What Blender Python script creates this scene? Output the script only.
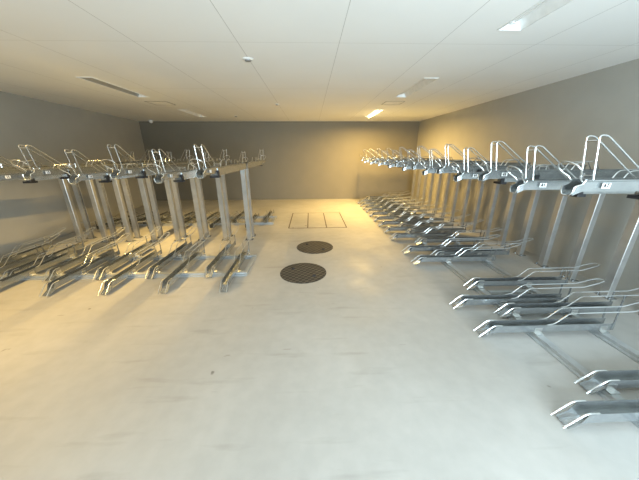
import bpy, bmesh, math, random
from mathutils import Vector, Matrix
random.seed(7)
S = bpy.context.scene
for o in list(bpy.data.objects):
    bpy.data.objects.remove(o, do_unlink=True)
C = S.collection

# ------------------------------------------------------------------ camera
F_PX, PITCH, YAW, ROLL, CAM_H = 255.5, math.radians(18.88), math.radians(1.85), math.radians(-0.255), 1.6
Fw = Vector((math.sin(YAW) * math.cos(PITCH), math.cos(YAW) * math.cos(PITCH), -math.sin(PITCH)))
R0 = Vector((math.cos(YAW), -math.sin(YAW), 0)); U0 = R0.cross(Fw)
Rt = math.cos(ROLL) * R0 + math.sin(ROLL) * U0
Up = math.cos(ROLL) * U0 - math.sin(ROLL) * R0
cam_d = bpy.data.cameras.new('camera'); cam = bpy.data.objects.new('camera', cam_d); C.objects.link(cam)
cam.matrix_world = Matrix(((Rt.x, Up.x, -Fw.x, 0), (Rt.y, Up.y, -Fw.y, 0), (Rt.z, Up.z, -Fw.z, CAM_H), (0, 0, 0, 1)))
cam_d.sensor_width = 36; cam_d.lens = F_PX / 639 * 36; cam_d.clip_start = 0.02
S.camera = cam

# ------------------------------------------------------------------ world, daylight, exposure
W = bpy.data.worlds.new('sky'); S.world = W; W.use_nodes = True
W.node_tree.nodes['Background'].inputs[0].default_value = (0.62, 0.78, 1.0, 1)
W.node_tree.nodes['Background'].inputs[1].default_value = 0.8
S.view_settings.view_transform = 'Standard'; S.view_settings.look = 'None'
S.view_settings.gamma = 1; S.view_settings.use_curve_mapping = False
S.view_settings.exposure = 0.10

def area(name, loc, rot, sx, sy, power, col, spread=180):
    d = bpy.data.lights.new(name, 'AREA'); d.shape = 'RECTANGLE'; d.size = sx; d.size_y = sy
    d.energy = power; d.color = col; d.spread = math.radians(spread)
    o = bpy.data.objects.new(name, d); C.objects.link(o); o.location = loc; o.rotation_euler = rot
    return o
# daylight through the open entrance behind the viewer
area('entrance_daylight', (1.4, -2.02, 1.2), (math.radians(88), 0, 0), 3.0, 2.1, 315, (0.72, 0.89, 1.0), 160)
WARM = (1.0, 0.645, 0.20)
LAMP_W = {'far': 235, 'left': 48, 'leftfar': 0, 'mid': 0, 'near': 0, 'leftnear': 55}

# ------------------------------------------------------------------ materials
def new_mat(name):
    m = bpy.data.materials.new(name); m.use_nodes = True
    nt = m.node_tree; return m, nt, nt.nodes['Principled BSDF']
def noise(nt, scale, detail=4, coord='Object', stretch=None):
    tc = nt.nodes.new('ShaderNodeTexCoord'); n = nt.nodes.new('ShaderNodeTexNoise')
    n.inputs['Scale'].default_value = scale; n.inputs['Detail'].default_value = detail
    if stretch:
        mp = nt.nodes.new('ShaderNodeMapping'); mp.inputs['Scale'].default_value = stretch
        nt.links.new(tc.outputs[coord], mp.inputs[0]); nt.links.new(mp.outputs[0], n.inputs['Vector'])
    else:
        nt.links.new(tc.outputs[coord], n.inputs['Vector'])
    return n
def ramp(nt, src, stops):
    r = nt.nodes.new('ShaderNodeValToRGB'); e = r.color_ramp.elements
    while len(e) < len(stops): e.new(0.5)
    for i, (p, c) in enumerate(stops):
        e[i].position = p; e[i].color = (*c, 1)
    nt.links.new(src, r.inputs[0]); return r
def mixc(nt, fac, a, b, mode='MIX'):
    x = nt.nodes.new('ShaderNodeMix'); x.data_type = 'RGBA'; x.blend_type = mode
    for sock, v in ((0, fac), (6, a), (7, b)):
        if isinstance(v, (int, float)): x.inputs[sock].default_value = v
        elif isinstance(v, tuple): x.inputs[sock].default_value = (*v, 1)
        else: nt.links.new(v, x.inputs[sock])
    return x.outputs[2]
def math_n(nt, op, a, b=0.0):
    x = nt.nodes.new('ShaderNodeMath'); x.operation = op
    for i, v in enumerate((a, b)):
        if isinstance(v, (int, float)): x.inputs[i].default_value = v
        else: nt.links.new(v, x.inputs[i])
    return x.outputs[0]
def metal(name, c0, c1, rough, scale=30, metallic=0.85):
    m, nt, b = new_mat(name); n = noise(nt, scale)
    r = ramp(nt, n.outputs[0], [(0.3, c0), (0.7, c1)])
    nt.links.new(r.outputs[0], b.inputs['Base Color'])
    b.inputs['Metallic'].default_value = metallic; b.inputs['Roughness'].default_value = rough
    return m
def plain(name, c, rough=0.6, metallic=0.0, var=0.06, scale=12):
    m, nt, b = new_mat(name); n = noise(nt, scale)
    r = ramp(nt, n.outputs[0], [(0.3, tuple(v * (1 - var) for v in c)), (0.7, tuple(min(1, v * (1 + var)) for v in c))])
    nt.links.new(r.outputs[0], b.inputs['Base Color'])
    b.inputs['Roughness'].default_value = rough; b.inputs['Metallic'].default_value = metallic
    return m
GALV = metal('galvanised_steel', (0.33, 0.35, 0.355), (0.43, 0.455, 0.46), 0.27, 14, 0.82)
POST = metal('post_steel', (0.47, 0.47, 0.455), (0.58, 0.58, 0.565), 0.3, 6, 0.75)
RAIL = metal('galvanised_floor_rail', (0.40, 0.42, 0.42), (0.50, 0.52, 0.52), 0.4, 10, 0.45)
ROD = metal('bright_zinc_rod', (0.66, 0.68, 0.68), (0.78, 0.80, 0.80), 0.25, 20, 0.95)
RUBBER = plain('black_rubber', (0.015, 0.015, 0.017), 0.7)
PLATE = plain('white_plate', (0.88, 0.88, 0.86), 0.4)
INK = plain('black_ink', (0.03, 0.03, 0.03), 0.5)
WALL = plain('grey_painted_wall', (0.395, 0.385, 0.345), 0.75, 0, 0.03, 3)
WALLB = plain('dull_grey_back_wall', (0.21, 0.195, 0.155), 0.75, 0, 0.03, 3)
WHITE = plain('white_enamel', (0.86, 0.87, 0.85), 0.35)
REFL = metal('satin_aluminium_reflector', (0.42, 0.43, 0.42), (0.47, 0.48, 0.47), 0.3, 8, 0.6)
LENS = plain('grey_lens', (0.25, 0.25, 0.24), 0.3)
SEAL = plain('dark_sealant', (0.12, 0.10, 0.075), 0.8)

# floor: pale painted concrete, worn and scuffed
FLOOR, nt, b = new_mat('pale_painted_concrete')
n1 = noise(nt, 0.9, 6); n2 = noise(nt, 9, 8); n3 = noise(nt, 1.3, 5, 'Object', (1, 7, 1))
n4 = noise(nt, 2.2, 3)
base = ramp(nt, n1.outputs[0], [(0.3, (0.37, 0.362, 0.335)), (0.7, (0.445, 0.437, 0.41))])
worn = ramp(nt, n2.outputs[0], [(0.35, (0.93, 0.93, 0.93)), (0.65, (1, 1, 1))])
col = mixc(nt, 1.0, base.outputs[0], worn.outputs[0], 'MULTIPLY')
sc = ramp(nt, n3.outputs[0], [(0.60, (1, 1, 1)), (0.72, (0.80, 0.785, 0.765))])
col = mixc(nt, 0.7, col, sc.outputs[0], 'MULTIPLY')
spot = ramp(nt, noise(nt, 5.5, 2).outputs[0], [(0.735, (1, 1, 1)), (0.765, (0.45, 0.43, 0.4))])
col = mixc(nt, 1.0, col, spot.outputs[0], 'MULTIPLY')
scr = ramp(nt, noise(nt, 3.2, 3, 'Object', (1.0, 5.5, 1)).outputs[0], [(0.725, (1, 1, 1)), (0.75, (0.72, 0.70, 0.67))])
col = mixc(nt, 0.8, col, scr.outputs[0], 'MULTIPLY')
nt.links.new(col, b.inputs['Base Color'])
rr = ramp(nt, n4.outputs[0], [(0.3, (0.5,) * 3), (0.7, (0.7,) * 3)])
nt.links.new(rr.outputs[0], b.inputs['Roughness'])
bp = nt.nodes.new('ShaderNodeBump'); bp.inputs['Strength'].default_value = 0.06; bp.inputs['Distance'].default_value = 0.01
nt.links.new(n2.outputs[0], bp.inputs['Height']); nt.links.new(bp.outputs[0], b.inputs['Normal'])

# ceiling: white boards, thin dark joints every 0.94 m across and one long joint
CEIL, nt, b = new_mat('white_ceiling_boards')
tc = nt.nodes.new('ShaderNodeTexCoord'); sp = nt.nodes.new('ShaderNodeSeparateXYZ'); nt.links.new(tc.outputs['Object'], sp.inputs[0])
def joints(out, off, pitch, w):
    m_ = math_n(nt, 'ADD', out, -off + 100 * pitch)
    m_ = math_n(nt, 'MODULO', m_, pitch)
    m_ = math_n(nt, 'MINIMUM', m_, math_n(nt, 'SUBTRACT', pitch, m_))
    return math_n(nt, 'LESS_THAN', m_, w)
jx = joints(sp.outputs[0], 0.288, 0.952, 0.003)
jy = joints(sp.outputs[1], 2.88, 1.84, 0.004)
n = noise(nt, 1.2, 3)
cb = ramp(nt, n.outputs[0], [(0.3, (0.86, 0.86, 0.83)), (0.7, (0.89, 0.89, 0.86))])
c1 = mixc(nt, math_n(nt, 'MULTIPLY', jx, 0.5), cb.outputs[0], (0.3, 0.29, 0.26))
c2 = mixc(nt, math_n(nt, 'MULTIPLY', jy, 0.3), c1, (0.4, 0.38, 0.33))
nt.links.new(c2, b.inputs['Base Color']); b.inputs['Roughness'].default_value = 0.85

# cast iron with a raised chequer pattern
IRON, nt, b = new_mat('cast_iron_chequer')
tc = nt.nodes.new('ShaderNodeTexCoord'); ck = nt.nodes.new('ShaderNodeTexChecker'); ck.inputs['Scale'].default_value = 24
nt.links.new(tc.outputs['Object'], ck.inputs[0])
ck.inputs[1].default_value = (0.085, 0.078, 0.066, 1); ck.inputs[2].default_value = (0.02, 0.019, 0.017, 1)
nn = noise(nt, 7, 5)
dirt = ramp(nt, nn.outputs[0], [(0.3, (0.8, 0.8, 0.8)), (0.7, (1.25, 1.2, 1.1))])
nt.links.new(mixc(nt, 1.0, ck.outputs[0], dirt.outputs[0], 'MULTIPLY'), b.inputs['Base Color'])
b.inputs['Roughness'].default_value = 0.8; b.inputs['Metallic'].default_value = 0.0
bp = nt.nodes.new('ShaderNodeBump'); bp.inputs['Strength'].default_value = 0.4; bp.inputs['Distance'].default_value = 0.004
nt.links.new(ck.outputs[1], bp.inputs['Height']); nt.links.new(bp.outputs[0], b.inputs['Normal'])

def emitter(name, col, strength):
    m, nt, b = new_mat(name)
    b.inputs['Base Color'].default_value = (0.9, 0.9, 0.88, 1)
    b.inputs['Emission Color'].default_value = (*col, 1); b.inputs['Emission Strength'].default_value = strength
    return m
TUBE_ON = emitter('glowing_warm_tube', (1.0, 0.80, 0.42), 30)
TUBE_DIM = plain('opal_tube', (0.8, 0.8, 0.78), 0.3)

# ------------------------------------------------------------------ mesh helpers
class MB:
    def __init__(s): s.bm = bmesh.new()
    def box(s, x0, x1, y0, y1, z0, z1):
        v = [s.bm.verts.new(p) for p in ((x0, y0, z0), (x1, y0, z0), (x1, y1, z0), (x0, y1, z0), (x0, y0, z1), (x1, y0, z1), (x1, y1, z1), (x0, y1, z1))]
        for f in ((3, 2, 1, 0), (4, 5, 6, 7), (0, 1, 5, 4), (1, 2, 6, 5), (2, 3, 7, 6), (3, 0, 4, 7)):
            s.bm.faces.new([v[i] for i in f])
        return s
    def prism(s, pts, a0, a1, axis):
        """2D outline pts extruded along an axis ('x': pts are y,z; 'y': x,z; 'z': x,y)"""
        def P(p, a): return {'x': (a, p[0], p[1]), 'y': (p[0], a, p[1]), 'z': (p[0], p[1], a)}[axis]
        A = [s.bm.verts.new(P(p, a0)) for p in pts]; B = [s.bm.verts.new(P(p, a1)) for p in pts]
        n = len(pts)
        for i in range(n): s.bm.faces.new((A[i], A[(i + 1) % n], B[(i + 1) % n], B[i]))
        s.bm.faces.new(A[::-1]); s.bm.faces.new(B); return s
    def loft(s, rings, cap=True):
        R = [[s.bm.verts.new(p) for p in r] for r in rings]; n = len(R[0])
        for a, b_ in zip(R, R[1:]):
            for i in range(n): s.bm.faces.new((a[i], a[(i + 1) % n], b_[(i + 1) % n], b_[i]))
        if cap: s.bm.faces.new(R[0][::-1]); s.bm.faces.new(R[-1])
        return s
    def tube(s, pts, r, n=8, fillet=0.0, closed=False, steps=4):
        pts = [Vector(p) for p in pts]
        if fillet > 0:
            q = [pts[0]]
            for a, p, c in zip(pts, pts[1:], pts[2:]):
                d1 = (a - p); d2 = (c - p); f = min(fillet, d1.length * 0.49, d2.length * 0.49)
                p1 = p + d1.normalized() * f; p2 = p + d2.normalized() * f
                for k in range(steps + 1):
                    t = k / steps; q.append((1 - t) ** 2 * p1 + 2 * t * (1 - t) * p + t * t * p2)
            q.append(pts[-1]); pts = q
        N = len(pts); rings = []; prev = None
        for i, p in enumerate(pts):
            if closed: t = pts[(i + 1) % N] - pts[i - 1]
            else: t = pts[min(i + 1, N - 1)] - pts[max(i - 1, 0)]
            t.normalize()
            if prev is None:
                u = t.orthogonal().normalized()
            else:
                u = (prev - t * prev.dot(t)); u = u.normalized() if u.length > 1e-6 else t.orthogonal().normalized()
            prev = u; w = t.cross(u)
            rings.append([p + r * (math.cos(2 * math.pi * k / n) * u + math.sin(2 * math.pi * k / n) * w) for k in range(n)])
        if closed: rings.append(rings[0]); return s.loft(rings, False)
        return s.loft(rings)
    def cyl(s, c, r, z0, z1, n=32, r1=None):
        r1 = r if r1 is None else r1
        return s.loft([[(c[0] + r * math.cos(2 * math.pi * k / n), c[1] + r * math.sin(2 * math.pi * k / n), z0) for k in range(n)],
                       [(c[0] + r1 * math.cos(2 * math.pi * k / n), c[1] + r1 * math.sin(2 * math.pi * k / n), z1) for k in range(n)]])
    def lathe(s, c, prof, n=32):
        return s.loft([[(c[0] + r * math.cos(2 * math.pi * k / n), c[1] + r * math.sin(2 * math.pi * k / n), z) for k in range(n)] for r, z in prof])
    def build(s, name, mat, parent=None, smooth=False):
        bmesh.ops.remove_doubles(s.bm, verts=s.bm.verts, dist=1e-6)
        bmesh.ops.recalc_face_normals(s.bm, faces=s.bm.faces)
        if smooth:
            for f in s.bm.faces: f.smooth = True
            for e in s.bm.edges:
                if len(e.link_faces) == 2 and e.calc_face_angle(0) > 0.7: e.smooth = False
        me = bpy.data.meshes.new(name); s.bm.to_mesh(me); s.bm.free(); me.materials.append(mat)
        o = bpy.data.objects.new(name, me); C.objects.link(o)
        if parent: o.parent = parent
        return o
def tag(o, label, cat, group=None):
    o['label'] = label; o['category'] = cat
    if group: o['group'] = group
    return o
def thing(name, loc=(0, 0, 0), rz=0):
    o = bpy.data.objects.new(name, None); C.objects.link(o); o.location = loc; o.rotation_euler = (0, 0, rz)
    o.empty_display_size = 0.1; return o
def structure(o): o['kind'] = 'structure'; return o
def copy_tree(o, parent=None):
    c = o.copy(); C.objects.link(c)
    if parent: c.parent = parent
    for ch in list(o.children): copy_tree(ch, c)
    return c
TH = {1: 'nearest', 2: 'second', 3: 'third', 4: 'fourth', 5: 'fifth', 6: 'sixth', 7: 'seventh', 8: 'eighth', 9: 'ninth', 10: 'tenth',
      11: 'eleventh', 12: 'twelfth', 13: 'thirteenth', 14: 'fourteenth', 15: 'fifteenth', 16: 'sixteenth', 17: 'seventeenth'}

# ------------------------------------------------------------------ room
XR, YB, YF, H = 3.68, 9.28, -2.0, 2.58
def xl(y): return -5.15 - (y - 5.5) * 0.106          # left wall runs slightly out of square
structure(MB().prism([(xl(YF), YF), (XR, YF), (XR, YB), (xl(YB), YB)], -0.1, 0.0, 'z').build('floor', FLOOR))
structure(MB().prism([(xl(YF), YF), (xl(YB), YB), (xl(YB) - 0.15, YB), (xl(YF) - 0.15, YF)], 0, H, 'z').build('wall_left', WALL))
structure(MB().box(XR, XR + 0.15, YF, YB, 0, H).build('wall_right', WALL))
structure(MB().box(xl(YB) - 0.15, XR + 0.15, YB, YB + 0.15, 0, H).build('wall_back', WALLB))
wf = MB().box(xl(YF) - 0.15, -0.3, YF - 0.15, YF, 0, H).box(3.1, XR + 0.15, YF - 0.15, YF, 0, H).box(-0.3, 3.1, YF - 0.15, YF, 2.35, H)
structure(wf.build('wall_front', WALL))
RX = (1.61, 1.80); LX = (-3.13, -2.95)
TROUGHS = [(RX, (1.29, 2.57), 'near'), (RX, (4.06, 5.34), 'mid'), (RX, (6.83, 8.11), 'far'), (LX, (4.09, 5.38), 'left'), (LX, (6.86, 8.12), 'leftfar'), (LX, (1.30, 2.58), 'leftnear')]
xs = sorted({xl(YF) + 0.0 - 1.6, XR + 0.15, *RX, *LX}); ys = sorted({YF, YB, *[v for _, yy, _ in TROUGHS for v in yy]})
cb_ = MB()
for x0, x1 in zip(xs, xs[1:]):
    for y0, y1 in zip(ys, ys[1:]):
        if any(tx[0] - 1e-6 <= x0 and x1 <= tx[1] + 1e-6 and ty[0] - 1e-6 <= y0 and y1 <= ty[1] + 1e-6 for tx, ty, _ in TROUGHS): continue
        v = [cb_.bm.verts.new(p) for p in ((x0, y0, H), (x0, y1, H), (x1, y1, H), (x1, y0, H))]; cb_.bm.faces.new(v)
ceil = structure(cb_.build('ceiling', CEIL))
for p in ceil.data.polygons:
    if p.normal.z > 0: p.flip()
ceil.data.update()
structure(MB().box(-7, 4.2, YF - 0.15, YB + 0.15, H + 0.20, H + 0.3).build('trim_1', WALL))     # slab above the ceiling boards

# ------------------------------------------------------------------ bicycle racks
U = 0.0425   # half width of a wheel channel
def lower_tray():
    r = thing('lower_bike_tray')
    m = MB()
    t = 0.003
    # U channel with a ramped mouth: cross sections along y
    def sec(y, zb, zt): return [(-U, y, zb), (U, y, zb), (U, y, zt), (U - t, y, zt), (U - t, y, zb + t), (-U + t, y, zb + t), (-U + t, y, zt), (-U, y, zt)]
    m.loft([sec(0.035, 0.010, 0.016), sec(0.10, 0.040, 0.050), sec(0.135, 0.055, 0.118), sec(0.2, 0.056, 0.125), sec(1.24, 0.056, 0.125)])
    m.build('wheel_channel', GALV, r)
    for y in (0.27, 0.51, 0.75, 0.99): MB().cyl((0, y), 0.011, 0.0592, 0.063, 10).build('rivet', ROD, r)
    for s in (-1, 1):
        x = s * (U - .001)
        MB().tube([(x, 0, 0.022), (x, 0.112, 0.131), (x, 0.19, 0.131)], 0.0052, 8, 0.03).build('entry_rod', ROD, r, True)  # slanted rods brighter than the guide rail: their catch of light is painted in
        MB().tube([(x, 0.60, 0.129), (x, 0.66, 0.132), (x, 0.775, 0.242), (x, 0.86, 0.243)], 0.0048, 8, 0.03).build('step_rod', ROD, r, True)
        MB().tube([(x, 0.86, 0.243), (x, 1.36, 0.245), (x, 1.50, 0.285), (s * 0.034, 1.56, 0.30)], 0.0048, 8, 0.03).build('guide_rail', RAIL, r, True)
    MB().tube([(-0.034, 1.56, 0.30), (-0.026, 1.585, 0.302), (0, 1.597, 0.302), (0.026, 1.585, 0.302), (0.034, 1.56, 0.30)], 0.0045, 8).build('end_loop', RAIL, r, True)
    for y in (1.21,):
        for s in (-1, 1):
            x0, x1 = sorted((s * (U + .0005), s * (U + .007)))
            MB().box(x0, x1, y, y + 0.014, 0.06, 0.242).build('rail_upright', GALV, r)
    MB().tube([(0.018, 0.155, 0.082), (0.018, 0.205, 0.082)], 0.013, 10).build('dark_oval', RUBBER, r, True)  # small dark cylinder set just inside the channel mouth
    return r
def add_brackets(r, y_front, y_rear):
    for y in (y_front, y_rear):
        for s in (-1, 1):
            m = MB()
            x0, x1 = sorted((s * (U + 0.001), s * (U + 0.034)))
            m.box(x0, x1, y - 0.035, y + 0.035, 0.0452, 0.0525)
            x0, x1 = sorted((s * (U + 0.001), s * (U + 0.005)))
            m.box(x0, x1, y - 0.035, y + 0.035, 0.0452, 0.1)
            m.build('roller_bracket', ROD, r)
FWD = lower_tray(); add_brackets(FWD, 0.53, 1.14)
SET = lower_tray(); add_brackets(SET, 0.155, 0.755)

def digits(txt, parent, loc, h):
    cu = bpy.data.curves.new('digits', 'FONT'); cu.body = txt; cu.size = h; cu.align_x = 'CENTER'; cu.align_y = 'CENTER'; cu.extrude = 0.0004; cu.offset = 0.0012
    tmp = bpy.data.objects.new('tmp', cu); C.objects.link(tmp)
    dg = bpy.context.evaluated_depsgraph_get(); dg.update()
    me = bpy.data.meshes.new_from_object(tmp.evaluated_get(dg)); bpy.data.objects.remove(tmp)
    me.materials.clear(); me.materials.append(INK)
    o = bpy.data.objects.new('plate_digits', me); C.objects.link(o); o.parent = parent
    o.location = loc; o.rotation_euler = (math.radians(90), 0, math.radians(90))
    return o
def upper_tray():
    r = thing('upper_bike_tray'); t = 0.003; h = 0.072
    pr = [(-U, 0), (U, 0), (U, h - .012), (U + .014, h - .006), (U + .014, h), (U - t, h), (U - t, t), (-U + t, t), (-U + t, h), (-U - .014, h), (-U - .014, h - .006), (-U, h - .012)]
    MB().prism(pr, 0.035, 1.86, 'y').build('wheel_channel', GALV, r)
    # drooping mouth at the front end, rimmed
    m = MB()
    def sec(y, w, zb, zt): return [(-w, y, zb), (w, y, zb), (w, y, zt), (w - t, y, zt), (w - t, y, zb + t), (-w + t, y, zb + t), (-w + t, y, zt), (-w, y, zt)]
    m.loft([sec(0.035, U, 0.0, h), sec(0.018, U, -0.006, h - .03), sec(-0.02, U * .9, -0.024, h - .045)])
    mo = m.build('tray_mouth', GALV, r)
    MB().tube([(-U * .92, -0.022, h - .043), (-U * .92, -0.024, 0.0), (-U * .6, -0.026, -0.026), (U * .6, -0.026, -0.026), (U * .92, -0.024, 0.0), (U * .92, -0.022, h - .043), (U, 0.018, h - .028), (U, 0.035, h)], 0.0045, 6, 0.012).build('mouth_rim', ROD, mo, True)
    # omega handle leaning forward
    d = Vector((0, -0.66, 0.72)) * 1.1; o0 = Vector((0, 0.02, h - .012))
    pts = []
    for x, l in ((-.034, 0), (-.036, .035), (-.060, .062), (-.072, .092), (-.062, .124), (-.034, .143), (0, .149), (.034, .143), (.062, .124), (.072, .092), (.060, .062), (.036, .035), (.034, 0)):
        pts.append(o0 + Vector((x, 0, 0)) + d * l)
    MB().tube(pts, 0.0052, 8).build('pull_handle', ROD, r, True)
    # wheel hoop: twin inverted-V rods tied by a cross bar
    m = MB()
    for s in (-1, 1):
        x = s * 0.037
        m.tube([(x, 0.085, h - .01), (x, 0.035, 0.325), (x, 0.085, 0.325), (x, 0.42, 0.088), (x, 0.45, 0.068)], 0.0046, 8, 0.03)
    m.tube([(-.037, 0.043, 0.295), (.037, 0.043, 0.295)], 0.005, 6)
    m.build('wheel_hoop', ROD, r, True)
    m = MB()
    for s in (-1, 1):
        m.tube([(s * .037, 0.80, h - .01), (s * .037, 0.84, 0.135), (s * .037, 1.02, 0.15), (s * .037, 1.08, h - .01)], 0.005, 6, 0.03)
    m.build('rear_wheel_guide', ROD, r, True)
    m = MB()
    for s in (-1, 1): m.tube([(s * .037, 0.56, h - .01), (s * .037, 0.56, h + .045)], 0.005, 6)
    m.tube([(-.037, 0.56, h + .03), (.037, 0.56, h + .03)], 0.004, 6)
    m.build('tyre_pin', ROD, r, True)
    p = MB().box(U + .014, U + .0165, 0.130, 0.182, 0.022, 0.054).build('number_plate', PLATE, r)
    p['label'] = 'white number plate with dark digits'
    return r
UP = upper_tray()

HI, LO = 1.364, 1.316          # alternating heights of the upper trays
def frame(name, loc, rz, tops, v0, pitch, span, floor_breaks, py=2.02, off=0.0):
    """local: y runs into the rack (front lips at y=0), x along the row; v0 + k*pitch are the post centres"""
    r = thing(name, loc, rz)
    a, b_ = span
    for nm, y in (('front_floor_rail', 0.53), ('rear_floor_rail', 1.14)):
        m = MB()
        m.prism([(y - .055, 0.0), (y + .055, 0.0), (y + .055, 0.014), (y + .03, 0.016), (y + .03, 0.044), (y - .03, 0.044), (y - .03, 0.016), (y - .055, 0.014)], a, b_, 'x')
        m.build(nm, RAIL, r)
    for x in floor_breaks:
        MB().box(x - .025, x + .025, 0.59, 1.08, 0.004, 0.036).build('tie_bar', RAIL, r)
    for k, hi in enumerate(tops):
        x = v0 + k * pitch; z = HI if hi else LO
        w, t = 0.04, 0.004; xr = x; x = x + off
        top = z - 0.0355
        # lipped C section standing open to -x
        m = MB()
        y0, y1 = py, py + 0.065
        m.prism([(x - w, y0), (x + w - .004, y0), (x + w, y0 + .004), (x + w, y1), (x - w, y1), (x - w, y1 - .02), (x - w + t, y1 - .02), (x - w + t, y1 - t),
                 (x + w - t, y1 - t), (x + w - t, y0 + t), (x - w + t, y0 + t), (x - w + t, y0 + .02), (x - w, y0 + .02)], 0.008, top, 'z')
        p = m.build('post', POST, r)
        m = MB(); m.box(x - .075, x + .075, py - .02, py + .085, 0, 0.008)
        for sx in (-.06, .06):
            m.cyl((x + sx, py + .01), 0.012, 0.008, 0.024, 6)
        m.build('foot_plate', GALV, p)
        # fixed outer rail carrying the sliding tray
        x = xr; o = U + .002; q = U + .006
        m = MB(); m.prism([(x - q, z - .035), (x + q, z - .035), (x + q, z + .055), (x + o, z + .055), (x + o, z - .002), (x - o, z - .002), (x - o, z + .055), (x - q, z + .055)], 0.64, py + 0.11, 'y')
        ur = m.build('upper_rail', GALV, r)
        m = MB(); m.box(x - q - .004, x + q + .012, 0.60, 0.67, z - .058, z - .0355).box(x + q + .0005, x + q + .014, 0.60, 0.64, z - .0355, z + .03)
        m.build('end_cap', RUBBER, ur)
    return r

used = set()
def place(proto, loc, rz, label, cat, group, num=None):
    o = proto if proto.name not in used else copy_tree(proto)
    used.add(proto.name); used.add(o.name)
    o.location = loc; o.rotation_euler = (0, 0, rz)
    tag(o, label, cat, group)
    if num:
        pl = [c for c in o.children if c.name.startswith('number_plate')][0]
        digits(num, pl, (U + .0168, 0.156, 0.0375), 0.036)
    return o

# ---- left pair of racks, back to back
LF = 2.72                                              # lips of the forward trays
LV0, LP = -1.21, -0.455                               # upper trays / posts
FX = [-1.07, -1.79, -2.48, -3.15, -3.83, -4.31]
SX = [-1.40, -2.17, -2.84, -3.49, -4.03, -4.56]
tops8 = [k % 2 == 0 for k in range(8)]
f = frame('bike_rack_frame', (0, LF, 0), 0, tops8, LV0, LP, (-4.72, -0.90), (-0.93, -1.98, -3.0, -4.2))
tag(f, 'galvanised rack frame with leaning posts at left, its trays facing the viewer', 'bike rack', None)
LR = 2 * 4.885 - LF                              # rear rack lips
f = frame('bike_rack_frame', (0, LR, 0), math.pi, tops8, -LV0, -LP, (0.90, 4.72), (0.93, 1.98, 3.0, 4.2))
tag(f, 'galvanised rack frame at left behind the first one, facing the back wall', 'bike rack', None)
for i, x in enumerate(FX):
    place(FWD, (x, LF, 0), 0, f'forward-set low wheel tray of left front rack, {TH[i+1]} from the manholes', 'bike tray', 'low forward trays of the left front rack')
for i, x in enumerate(SX):
    place(SET, (x, LF + 0.39, 0), 0, f'set-back low wheel tray of left front rack, {TH[i+1]} from the manholes', 'bike tray', 'low set-back trays of the left front rack')
for i, x in enumerate(FX):
    place(FWD, (x, LR, 0), math.pi, f'longer-reaching low wheel tray behind the left posts, {TH[i+1]} from the floor hatch', 'bike tray', 'low forward trays of the left rear rack')
for i, x in enumerate(SX):
    place(SET, (x, LR - 0.39, 0), math.pi, f'shorter-set low wheel tray behind the left posts, {TH[i+1]} from the floor hatch', 'bike tray', 'low set-back trays of the left rear rack')
for k in range(8):
    z = HI if tops8[k] else LO
    place(UP, (LV0 + k * LP, LF + 0.21, z), 0, f'upper bike tray with wire hoop on the left front rack, {TH[k+1]} from the manholes', 'bike tray', 'upper trays of the left front rack', str(11 + k))
for k in range(8):
    z = HI if tops8[k] else LO
    place(UP, (LV0 + k * LP, LR - 0.21, z), math.pi, f'upper bike tray at left with hoop facing back wall, {TH[k+1]} from floor hatch', 'bike tray', 'upper trays of the left rear rack')

# ---- long rack along the right wall
RFX = 1.50
RF = [1.085, 1.895, 2.335, 3.475, 3.90, 4.60, 5.07, 5.55, 6.0, 6.5, 6.97, 7.39, 7.85, 8.29]
RS = [1.305, 2.16, 2.725, 3.695, 4.322, 4.885, 5.36, 5.78, 6.25, 6.715, 7.15, 7.58, 8.01, 8.64, 9.0]
RV0, RP, RN = 1.58, 0.432, 17
topsR = [k % 2 == 0 for k in range(RN)]
# local +x is world -Y, local +y is world +X
f = frame('bike_rack_frame', (RFX, 0, 0), -math.pi / 2, topsR, -RV0, -RP, (-9.12, -0.82), (-1.17, -2.6, -4.15, -5.7, -7.2, -8.7), 1.88, -0.05)
tag(f, 'long galvanised rack frame standing against the right wall', 'bike rack', None)
for i, y in enumerate(RF):
    place(FWD, (RFX, y, 0), -math.pi / 2, f'low wheel tray of right rack reaching into the aisle, {TH[i+1]} from the viewer', 'bike tray', 'low forward trays of the right rack')
for i, y in enumerate(RS):
    place(SET, (RFX + 0.38, y, 0), -math.pi / 2, f'low wheel tray of right rack set back from aisle, {TH[i+1]} from the viewer', 'bike tray', 'low set-back trays of the right rack')
for k in range(RN):
    z = HI if topsR[k] else LO
    place(UP, (RFX + 0.145, RV0 + k * RP, z), -math.pi / 2, f'upper bike tray with wire hoop on the right rack, {TH[k+1]} from the viewer', 'bike tray', 'upper trays of the right rack', str(47 - k))

# ------------------------------------------------------------------ floor covers
def manhole(loc, rz, label):
    r = thing('manhole_cover', loc, rz)
    MB().lathe((0, 0), [(0.310, 0.0), (0.310, 0.004), (0.325, 0.004), (0.325, 0.0)], 56).build('rim', IRON, r)
    m = MB(); m.cyl((0, 0), 0.306, 0.0, 0.005, 56)
    lid = m.build('lid', IRON, r)
    for s in (-1, 1):
        MB().tube([(s * 0.135 - .022, s * -0.135, 0.0052), (s * 0.135 + .022, s * -0.135, 0.0052)], 0.016, 10).build('key_hole', RUBBER, lid)
    return tag(r, label, 'manhole cover', 'round manhole covers')
manhole((-0.125, 3.27, 0), 0.12, 'round chequered iron manhole cover nearer the viewer, the larger looking')
manhole((0.055, 4.29, 0), 0.05, 'round chequered iron manhole cover farther off, nearer the floor hatch')
hx = [-0.51, -0.085, 0.34, 0.79]; hy = (5.52, 7.02)
g = 0.013
m = MB().box(hx[0] - g, hx[3] + g, hy[0] - g, hy[0] + g, 0, 0.003).box(hx[0] - g, hx[3] + g, hy[1] - g, hy[1] + g, 0, 0.003)
for x in hx: m.box(x - g, x + g, hy[0] + g, hy[1] - g, 0, 0.003)
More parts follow.
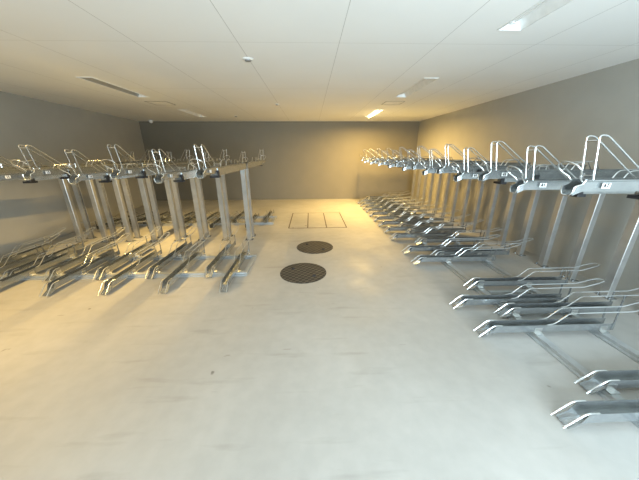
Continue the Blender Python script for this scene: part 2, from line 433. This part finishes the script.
tag(m.build('floor_hatch_frame', SEAL), 'thin dark rectangular frame dividing the floor hatch before the back wall', 'hatch frame')
for i, nm in enumerate(('left', 'middle', 'right')):
    tag(MB().box(hx[i] + g, hx[i + 1] - g, hy[0] + g, hy[1] - g, 0, 0.0028).build('floor_hatch_panel', FLOOR), f'{nm} one of three pale panels in the floor hatch', 'hatch panel', 'floor hatch panels')

# ------------------------------------------------------------------ ceiling fittings
def trough(tx, ty, kind, label):
    cx = (tx[0] + tx[1]) / 2; cy = (ty[0] + ty[1]) / 2; w = (tx[1] - tx[0]) / 2; l = (ty[1] - ty[0]) / 2; d = 0.085
    r = thing('recessed_light', (cx, cy, H))
    m = MB(); t = 0.004
    m.prism([(-w - .002, 0), (-w + .002, 0), (-w * .45, d - .004), (w * .45, d - .004), (w - .002, 0), (w + .002, 0), (w * .45 + .004, d), (-w * .45 - .004, d)], -l, l, 'y')
    m.build('reflector', REFL if kind == 'left' else WHITE, r)
    for s in (-1, 1):
        y0, y1 = sorted((s * l, s * (l - .004)))
        MB().prism([(-w, 0), (w, 0), (w * .45, d), (-w * .45, d)], y0, y1, 'y').build('end_plate', WHITE, r)
    m = MB()
    m.box(-w - .012, -w, -l - .012, l + .012, -0.006, 0).box(w, w + .012, -l - .012, l + .012, -0.006, 0)
    m.box(-w, w, -l - .012, -l, -0.006, 0).box(-w, w, l, l + .012, -0.006, 0)
    m.build('trim_frame', WHITE, r)
    zt = 0.045 if kind != 'far' else -0.02
    tb = MB().tube([(0, -l + .05, zt), (0, l - .05, zt)], 0.015, 12).build('tube', TUBE_ON if kind == 'far' else TUBE_DIM, r, True)
    for s in (-1, 1):
        y0, y1 = sorted((s * (l - .012), s * (l - .05)))
        MB().box(-.02, .02, y0, y1, zt - .018, d - .006).build('lamp_holder', WHITE, r)
    tag(r, label, 'ceiling light', 'strip lights in the ceiling')
    if LAMP_W[kind]:
        a = area('lamp_light', (cx, cy, H + (0.04 if kind != 'far' else -0.045)), (0, 0, 0), 0.05, 2 * l - .1, LAMP_W[kind], WARM, {'far': 172, 'left': 112}.get(kind, 150))
        a.parent = r; a.location = (0, 0, (0.026 if kind != 'far' else -0.04))
lab = {'near': 'recessed strip light in the ceiling at upper right, closest to the viewer', 'mid': 'recessed strip light in the ceiling before the glowing one',
       'far': 'glowing warm strip light in the ceiling near the back wall', 'left': 'recessed strip light in the ceiling above the left racks, nearer one',
       'leftnear': 'recessed strip light in the ceiling at far left beyond the picture edge',
       'leftfar': 'recessed strip light in the ceiling at left, farther one by the back wall'}
for tx, ty, k in TROUGHS: trough(tx, ty, k, lab[k])
def access(x0, x1, y0, y1, label):
    r = thing('ceiling_access_panel', ((x0 + x1) / 2, (y0 + y1) / 2, H)); a = (x1 - x0) / 2; c = (y1 - y0) / 2
    m = MB().box(-a, a, -c, -c + .015, -.005, 0).box(-a, a, c - .015, c, -.005, 0).box(-a, -a + .015, -c + .015, c - .015, -.005, 0).box(a - .015, a, -c + .015, c - .015, -.005, 0)
    m.build('panel_frame', LENS, r)
    MB().box(-a + .015, a - .015, -c + .015, c - .015, -.003, 0).build('panel', CEIL, r)
    tag(r, label, 'ceiling panel', 'ceiling access panels')
access(1.55, 1.94, 5.75, 6.14, 'square access panel in the ceiling beside the glowing strip light')
access(-3.28, -2.86, 5.80, 6.22, 'square access panel in the ceiling between the two left strip lights')
def detector(x, y, rad, label):
    r = thing('smoke_detector', (x, y, H))
    MB().lathe((0, 0), [(rad, 0), (rad, -.004), (rad * .85, -.010)], 28).build('base', WHITE, r, True)
    MB().lathe((0, 0), [(rad * .6, -.010), (rad * .55, -.020), (rad * .3, -.024)], 24).build('sensor_head', LENS, r, True)
    tag(r, label, 'detector', 'ceiling detectors')
detector(-0.672, 3.336, 0.06, 'small round detector on the ceiling joint, nearest the viewer')
detector(-0.693, 6.09, 0.05, 'small round detector on the ceiling farther along the same joint')
detector(-2.07, 7.97, 0.06, 'small round detector on the ceiling close to the dark back wall')
r = thing('dome_camera', (-4.95, 8.9, H))
MB().lathe((0, 0), [(0.075, 0), (0.075, -.02), (0.065, -.03)], 28).build('base', WHITE, r, True)
MB().lathe((0, 0), [(0.058, -.03), (0.055, -.05), (0.04, -.075), (0.015, -.088)], 28).build('dome', WHITE, r, True)
tag(r, 'small pale dome on the ceiling in the back left corner', 'dome camera')
